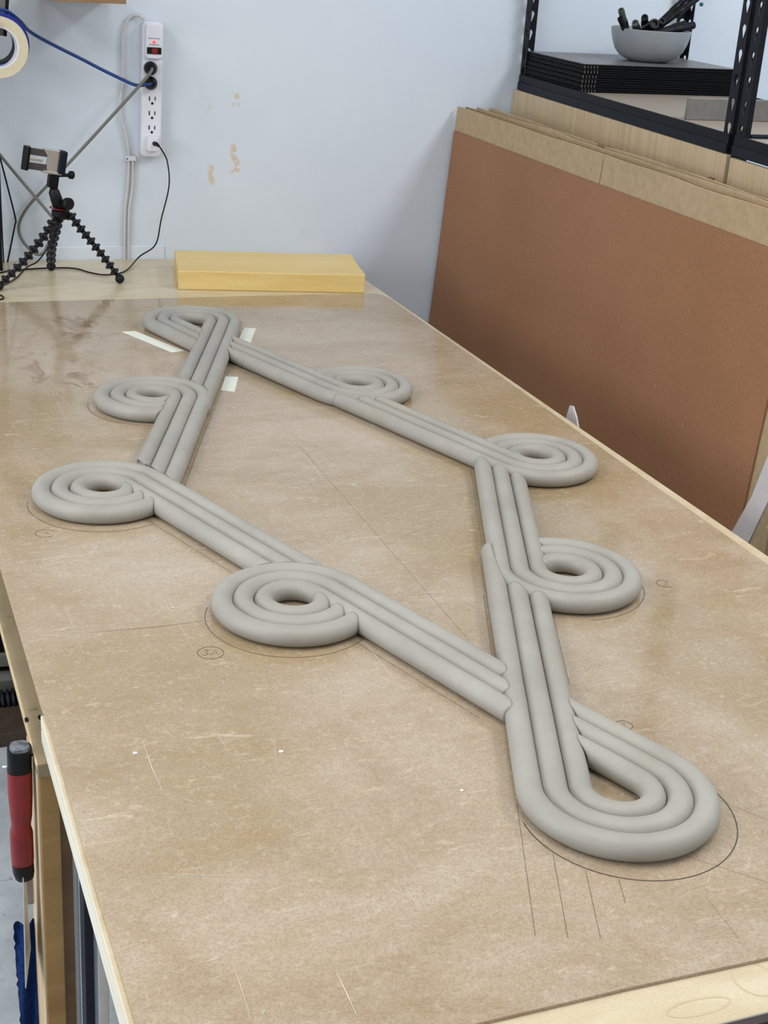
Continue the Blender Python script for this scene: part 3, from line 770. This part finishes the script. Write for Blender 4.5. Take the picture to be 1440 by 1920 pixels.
plug('extension_cord', .776, .453, 'blue cord with round black plug running up left from the power strip', [wp(.776, .453, .05), wp(.765, .452, .06), wp(.735, .449, .055), wp(.70, .462, .05), wp(.65, .484, .05), wp(.60, .508, .06), wp(.52, .545, .09), wp(.47, .572, .12), wp(.44, .60, .16), wp(.40, .623, .19), wp(.33, .62, .22)], .0042, 'blue')
t = tag(empty('power_adapter', wp(.779, .304, .031)), 'white plug-in adapter with a thin black cable at the bottom of the strip', 'adapter')
obj('adapter_body', rbox(-.014, .014, -.018, .018, 0, -.026, .004), 'white_pl', t, bevel=.002)
obj('strain_relief', tube(bmesh.new(), [(.002, -.024, .002), (.006, -.036, .002), (.011, -.042, -.002)], [.006, .005, .003], 10), 'black', t, smooth=True)
loc = t.location
pp = [loc+Vector((.010, -.041, -.001)), wp(.798, .291, .07), wp(.812, .262, .07), wp(.812, .204, .09), wp(.790, .121, .10), wp(.775, .055, .10)]
pp += [Vector((*onz(*q, 0), TT+.0025-.004)) for q in ((262, 488), (235, 507), (200, 514), (170, 510), (140, 502), (100, 501), (60, 503), (20, 506), (0, 510), (-60, 520))]
pp[6].z += .012
obj('cable', tube(bmesh.new(), [p-loc for p in smooth_path(pp, 8)], .0019, 8), 'black', t, smooth=True)
# the strip's own white lead and the clip
pp = [wp(.765, .604, .016), wp(.752, .612, .012), wp(.735, .611, .010), wp(.719, .592, .009), wp(.711, .55, .008), wp(.711, .457, .008), wp(.704, .404, .008), wp(.706, .365, .008), wp(.717, .32, .008), wp(.725, .262, .007), wp(.7215, .189, .007), wp(.714, .12, .007), wp(.712, .002, .007), wp(.712, -.0035, .007)]
tag(cord('power_lead', pp, .0036, 'cream'), 'pale lead looping from the top of the power strip down the wall', 'cord')
pp = [wp(.736, .268, .007), wp(.734, .189, .007), wp(.725, .12, .007), wp(.7225, .002, .007), wp(.7225, -.0035, .007)]
tag(cord('power_lead', pp, .0036, 'cream'), 'shorter pale lead running down from the cable clip to the bench', 'cord')
bm = rbox(-.012, .014, -.006, .006, -.001, -.013, .002)
o = obj('cable_clip', bm, 'white_pl', bevel=.001); o.location = wp(.729, .260, 0); tag(o, 'small white cable clip holding two pale leads on the wall', 'clip')
bm = bmesh.new(); bmesh.ops.create_uvsphere(bm, u_segments=8, v_segments=6, radius=.0022); n_ = obj('nail', bm, 'arm_grey', o); n_.location = (-.009, -.014, 0)

# thin dark cables at the far left
tag(cord('grey_cable', [wp(.30, .40, .05), wp(.399, .269, .05), wp(.46, .192, .06), wp(.517, .121, .07), wp(.53, .10, .06)], .0038, 'grey_cord'), 'grey cable crossing behind the tripod from the left frame edge', 'cord')
tag(cord('thin_cable', [wp(.397, .27, .03), wp(.412, .20, .03), wp(.430, .112, .03), wp(.428, .09, .03), wp(.409, .008, .03), wp(.407, -.0025, .03)], .0022, 'black_soft'), 'thin dark cable with a kink, left of the tripod', 'cord')
tag(cord('thin_cable', [wp(.396, .30, .03), wp(.396, .12, .03), wp(.397, .008, .03), wp(.397, -.0025, .03)], .0018, 'black_soft'), 'thin straight dark cable at the left frame edge', 'cord')
tag(cord('thin_cable', [Vector((.497, 3.60, TT+.045)), Vector((.470, 3.585, TT+.018)), Vector((*onz(50, 500), TT-.0015)), Vector((*onz(30, 520), TT-.0015)), Vector((*onz(0, 535), TT-.0015)), Vector((*onz(-40, 540), TT-.0015))], .0019, 'black'), 'thin black cable curling along the bench beneath the tripod', 'cord')
tag(cord('thin_cable', [Vector((.33, 3.29, TT-.002)), Vector((.351, 3.30, TT-.0018)), Vector((.352, 3.33, TT-.002)), Vector((.33, 3.345, TT-.002))], .0019, 'black'), 'short black cable loop on the bench at the left frame edge', 'cord')

# ------------------------------------------------------------------ tape rolls, peg and rail at upper left
def ring(r0, r1, t): return [(r0, 0), (r1, 0), (r1, t), (r0, t), (r0, 0)]
def roll(c, r0, r1, t, mat, core, label, tilt=(0, 0)):
    e = tag(empty('tape_roll', c, rot=(PI/2+tilt[0], 0, tilt[1])), label, 'tape')
    obj('tape_wound', lathe(bmesh.new(), ring(r0+.003, r1, t), 64), mat, e, smooth='auto')
    obj('core', lathe(bmesh.new(), ring(r0, r0+.003, t), 64), core, e, smooth='auto'); return e
roll(Vector((.384, 3.545, TT+.548)), .040, .0700, .042, 'blue_tape', 'black', 'blue tape roll hanging behind the cream roll at upper left', (0, .12))
roll(Vector((.381, 3.500, TT+.5435)), .043, .0680, .028, 'masking', 'white_pl', 'cream masking tape roll hanging in front at the left frame edge', (0, .12))
rail = tag(empty('hanging_rail', (.333, 3.60, TT-.0405)), 'grey and black upright rail at upper left frame edge', 'rail')
obj('upright', B((-.03, -.012, 0), (.045, .012, 1.1), Matrix.Rotation(0, 4, 'Y')), 'gray_metal', rail, bevel=.002)
obj('edge_strip', B((.045, -.014, 0), (.052, .014, 1.1)), 'black', rail)
SM = Matrix.Translation((.070, .008, .60)) @ Matrix.Rotation(math.radians(6), 4, 'Y')
obj('strut', B((-.03, -.012, 0), (.006, .004, .30), SM), 'gray_metal', rail); obj('strut_edge', B((.006, -.014, 0), (.014, .006, .30), SM), 'black', rail)
bm = tube(bmesh.new(), [(.045, -.012, .632), (.045, -.14, .632)], .0115, 16); 
for v in bm.verts: v.co.x -= .002
obj('peg', bm, 'white_pl', rail, smooth='auto')

# ------------------------------------------------------------------ flexible mini tripod
tp = tag(empty('tripod', (.51, 3.47, TT)), 'small black flexible tripod with jointed ball legs and a phone clamp', 'tripod')
def T(p): return Vector(p)-Vector((.51, 3.47, 0))
def bead(r):
    return [(0, -r*.95), (r*.42, -r*.92), (r*.52, -r*.60), (r*1.08, -r*.20), (r*1.12, 0), (r*1.08, r*.20), (r*.52, r*.60), (r*.42, r*.92), (0, r*.95)]
def tleg(pts, nb, footr=.0115):
    P = smooth_path([T(p) for p in pts], 12)
    core = obj('leg', tube(bmesh.new(), P, .0045, 8), 'black', tp, smooth=True)
    Ls = [0]
    for a, b in zip(P, P[1:]): Ls.append(Ls[-1]+(b-a).length)
    def at(s):
        for i in range(len(P)-1):
            if Ls[i+1] >= s: t = (s-Ls[i])/(Ls[i+1]-Ls[i]); return P[i].lerp(P[i+1], t), (P[i+1]-P[i]).normalized()
        return P[-1], (P[-1]-P[-2]).normalized()
    me = None
    for k in range(nb):
        s = (k+.5)/nb*(Ls[-1]-footr*1.1); p, d = at(s)
        if me is None:
            bm = lathe(bmesh.new(), bead(.0112), 16); o = obj('ball_joint', bm, 'bead', core, smooth='auto'); me = o.data
        else: o = bpy.data.objects.new('ball_joint', me); COL.objects.link(o); o.parent = core
        q = d.to_track_quat('Z', 'Y'); o.rotation_mode = 'QUATERNION'; o.rotation_quaternion = q; o.location = p
        o.scale = (1.1-.12*k/nb,)*2+((Ls[-1]/nb)/.0225,)
    bm = bmesh.new(); bmesh.ops.create_uvsphere(bm, u_segments=18, v_segments=12, radius=footr)
    o = obj('rubber_foot', bm, 'black_soft', core, smooth=True); o.location = P[-1]
hz = .158
tleg([(.534, 3.462, hz+.006), (.558, 3.455, .130), (.605, 3.44, .070), (.649, 3.427, .0080)], 10)
tleg([(.512, 3.488, hz-.006), (.508, 3.51, .115), (.500, 3.54, .060), (.503, 3.575, .0080)], 8)
tleg([(.497, 3.460, hz-.010), (.470, 3.44, .115), (.415, 3.41, .060), (.352, 3.385, .0080)], 10)
# hub, ball head and knobs
bm = lathe(bmesh.new(), [(0, -.012), (.016, -.012), (.022, -.004), (.022, .008), (.015, .014), (0, .014)], 24, Matrix.Translation(T((.514, 3.467, hz+.004))))
obj('hub', bm, 'black', tp, smooth='auto')
bm = lathe(bmesh.new(), ring(.0175, .0195, .0022), 28, Matrix.Translation(T((.506, 3.462, hz+.017))) @ Matrix.Rotation(.15, 4, 'Y')); obj('ring_mark', bm, 'red', tp)
A0, A1 = T((.512, 3.462, hz+.014)), T((.497, 3.462, .222))
bm = tube(bmesh.new(), [A0, A0.lerp(A1, .5), A0.lerp(A1, .9), A1+Vector((-.001, 0, .006))], [.0145, .0145, .013, .006], 20); obj('ball_head', bm, 'black', tp, smooth=True)
bm = lathe(bmesh.new(), [(0, 0), (.0135, 0), (.0145, .003), (.0145, .012), (.012, .015), (0, .015)], 28, Matrix.Translation(T((.526, 3.450, .190))) @ Matrix.Rotation(PI/2-.1, 4, 'X') @ Matrix.Rotation(.4, 4, 'Y'))
obj('locking_knob', bm, 'black_soft', tp, smooth='auto')
bm = tube(bmesh.new(), [T((.508, 3.462, .190)), T((.526, 3.455, .190))], .006, 10); obj('knob_stem', bm, 'black', tp)
bm = tube(bmesh.new(), [A1, A1+Vector((.002, 0, .012))], .0035, 10); obj('ball_stem', bm, 'arm_grey', tp)
# phone clamp, tilted
CM = Matrix.Translation(T((.500, 3.462, .262))) @ Matrix.Rotation(math.radians(9), 4, 'Y') @ Matrix.Rotation(.12, 4, 'Z')
def cb(name, a, b, mat, bev=.001): return obj(name, B(a, b, CM), mat, tp, bevel=bev)
cb('clamp_base', (-.012, -.010, -.036), (.012, .010, .000), 'black', .002)
cb('clamp_foot', (-.030, -.012, -.003), (.016, .012, .003), 'silver', .001)
bm = prism(bmesh.new(), [(-.082, -.006), (-.074, -.020), (-.066, -.016), (-.063, .008), (-.078, .008)], -.002, .053, CM); obj('clamp_jaw', bm, 'black', tp, bevel=.001)
cb('clamp_arm', (-.066, -.004, .034), (-.020, .004, .050), 'arm_grey'); cb('clamp_arm', (-.066, -.004, .000), (-.020, .004, .016), 'arm_grey')
cb('spring_bar', (-.066, -.001, .020), (-.030, .003, .029), 'silver', .002)
bm = prism(bmesh.new(), [(-.014, -.001), (-.021, .010), (-.020, .030), (-.024, .040), (-.034, .053), (.010, .053), (.010, -.001)], -.006, .006, CM @ Matrix(((1, 0, 0, 0), (0, 0, 1, 0), (0, 1, 0, 0), (0, 0, 0, 1)))); obj('clamp_plate', bm, 'silver', tp, bevel=.001)
cb('clamp_block', (.006, -.014, -.001), (.024, .012, .054), 'beam_blue', .003)
bm = tube(bmesh.new(), [CM @ Vector((.010, -.006, -.004)), CM @ Vector((.036, -.008, .000))], .0045, 12); obj('screw', bm, 'black', tp)
bm = lathe(bmesh.new(), [(0, 0), (.008, 0), (.0098, .003), (.0098, .010), (.007, .013), (0, .013)], 20, CM @ Matrix.Translation((.034, -.008, .001)) @ Matrix.Rotation(PI/2, 4, 'Y')); obj('clamp_knob', bm, 'black', tp, smooth='auto')

# ------------------------------------------------------------------ left side: tool, cloth, frame members, vacuum
tl = tag(empty('putty_knife', (.1465, 1.408, TT-.23), 0), 'red and black handled scraper hanging blade down beside the workbench', 'scraper')
# handle built along z, top at +.205 relative
def sect(bm, secs, n=20):
    rings = []
    for z, rx, ry, dx in secs:
        rings.append([bm.verts.new((dx+rx*math.copysign(abs(math.cos(2*PI*k/n))**.75, math.cos(2*PI*k/n)), ry*math.copysign(abs(math.sin(2*PI*k/n))**.75, math.sin(2*PI*k/n)), z)) for k in range(n)])
    for a, b in zip(rings, rings[1:]):
        for k in range(n): bm.faces.new((a[k], a[(k+1) % n], b[(k+1) % n], b[k]))
    bm.faces.new(rings[0]); bm.faces.new(rings[-1]); return bm
obj('end_cap', sect(bmesh.new(), [(.166, .0135, .014, 0), (.190, .0138, .0145, .0005), (.194, .0135, .014, .001)]), 'black', tl, smooth='auto')
obj('hammer_end', sect(bmesh.new(), [(.194, .0115, .012, .001), (.1975, .0105, .011, .001)]), 'scuffed', tl, smooth='auto')
obj('grip', sect(bmesh.new(), [(.038, .0125, .013, -.001), (.046, .0132, .014, -.001), (.080, .0132, .014, -.001), (.090, .0108, .012, -.001), (.105, .0125, .0135, -.0005), (.135, .0140, .0145, -.0005), (.166, .0140, .0145, 0)]), 'red', tl, smooth='auto')
obj('ferrule', sect(bmesh.new(), [(.012, .0075, .006, 0), (.017, .0110, .011, 0), (.025, .0125, .013, -.0005), (.038, .0127, .0135, -.001)]), 'black', tl, smooth='auto')
bm = bmesh.new()
M_ = Matrix.Rotation(math.radians(78), 4, 'Z')
prism(bm, [(-.012, 0), (.012, 0), (.036, 1), (-.036, 1)], -.0006, .0006)
for v in bm.verts:
    x, y, z = v.co; v.co = M_ @ Vector((x, z, .030-y*.150))
obj('blade', bm, 'blade', tl)
obj('rivet', tube(bmesh.new(), [(-.0135, 0, .171), (-.019, 0, .171)], .0028, 10), 'alu', tl)
obj('hook', tube(bmesh.new(), [(.010, .004, .180), (.018, .004, .180)], .0015, 8), 'black', tl)

# blue cloth hanging behind the scraper
def cloth():
    bm = bmesh.new(); W, nz, nx = .030, 46, 10; rows = []
    for i in range(nz+1):
        z = -.325-.30*i/nz; r = []
        for j in range(nx+1):
            u = j/nx; edge = .003*noise.noise(Vector((i*.9, 2 if u < .5 else 7, 0)))
            x = .1365+W*u*(1-.25*(i/nz))+.006*(i/nz)+(edge if u in (0, 1) else 0)
            y = 1.462+.006*math.sin(u*9+i*.15)+.003*noise.noise(Vector((i*.5, j*.8, 3)))
            r.append(bm.verts.new((x, y, TT+z)))
        rows.append(r)
    for a, b in zip(rows, rows[1:]):
        for j in range(nx): bm.faces.new((a[j], a[j+1], b[j+1], b[j]))
    bmesh.ops.solidify(bm, geom=bm.faces[:], thickness=.004)
    c = obj('microfibre_cloth', bm, 'cloth', smooth=True)
    tag(c, 'blue microfibre cloth hanging below the scraper blade', 'cloth')
    obj('hanging_tab', B((.1515, 1.458, TT-.295), (.1618, 1.462, TT-.215)), 'greycloth', c)
cloth()

# near supports under the overhanging plywood
nb = tag(empty('trestle', (.21, 1.15, 0)), 'pale wooden trestle leg under the near left table edge', 'trestle')
obj('leg', B((.020, -.02, 0), (.060, .07, TT-.0585)), 'pine', nb, bevel=.001)
obj('leg', B((.95, -.02, 0), (.99, .07, TT-.0585)), 'pine', nb, bevel=.001)
obj('crossbar', B((.020, -.02, TT-.058), (.99, .07, TT-.040)), 'pine', nb, bevel=.001)
al = tag(empty('metal_profile', (.215, 1.27, 0)), 'silver and dark metal profile standing under the table behind the trestle', 'metal profile')
obj('channel', B((-.006, 0, 0), (.006, .03, TT-.045)), 'alu', al, bevel=.0008)
obj('dark_rail', B((-.016, .03, 0), (-.005, .06, TT-.045)), 'beam_blue', al, bevel=.001)
obj('flange', B((-.0205, .060, 0), (-.0168, .075, TT-.062)), 'alu', al)

# vacuum with ribbed hose on the floor at the far left
vc = tag(empty('shop_vacuum', (.30, 3.27, 0)), 'black workshop vacuum with ribbed hose on the floor beneath the bench', 'vacuum')
obj('drum', lathe(bmesh.new(), [(0, .04), (.20, .04), (.215, .10), (.215, .44), (.20, .46), (0, .46)], 40), 'black', vc, smooth='auto')
obj('lid', lathe(bmesh.new(), [(.222, .46), (.225, .50), (.18, .58), (.08, .62), (0, .62)], 40), 'black_soft', vc, smooth='auto')
obj('base_ring', lathe(bmesh.new(), [(0, .012), (.235, .012), (.24, .025), (.24, .055), (.22, .065), (0, .065)], 40), 'grey_cord', vc, smooth='auto')
obj('base_ring', lathe(bmesh.new(), [(.21, .085), (.228, .088), (.228, .115), (.21, .12)], 40), 'grey_cord', vc, smooth='auto')
hp = smooth_path([(-.50, -.300, .033), (-.25, -.300, .033), (.0, -.300, .033), (.25, -.295, .033), (.36, -.20, .04), (.33, -.04, .12), (.20, .0, .22)], 80)
rad = [.027+.0035*(1 if (i % 4) < 2 else -1) for i in range(len(hp))]
obj('hose', tube(bmesh.new(), hp, rad, 20), 'steel_black', vc, smooth=True)
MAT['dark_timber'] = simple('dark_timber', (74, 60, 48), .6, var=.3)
tb = obj('timber_offcut', B((-.55, -.06, 0), (.85, .06, .035)), 'dark_timber', bevel=.002); tb.location = (0, 2.885, 0)  # added dark brown strip, stands in for shade on the floor
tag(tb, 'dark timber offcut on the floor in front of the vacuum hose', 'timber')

# dark moulding along the near end of the tabletop
mo = tag(empty('edge_board', (.74, .760, TT-.03)), 'dark brown moulding along the near end of the table, showing at the bottom right corner', 'board')
MAT['moulding'] = simple('dark_brown_moulding', (44, 30, 26), .45, var=.2)
obj('board', B((-.565, -.004, -.045), (.567, .0045, .0245)), 'moulding', mo, bevel=.0012)
obj('bead', tube(bmesh.new(), [(-.565, -.005, .016), (.567, -.005, .016)], .003, 8), 'moulding', mo, smooth=True)
obj('bead', tube(bmesh.new(), [(-.565, -.005, -.002), (.567, -.005, -.002)], .003, 8), 'moulding', mo, smooth=True)
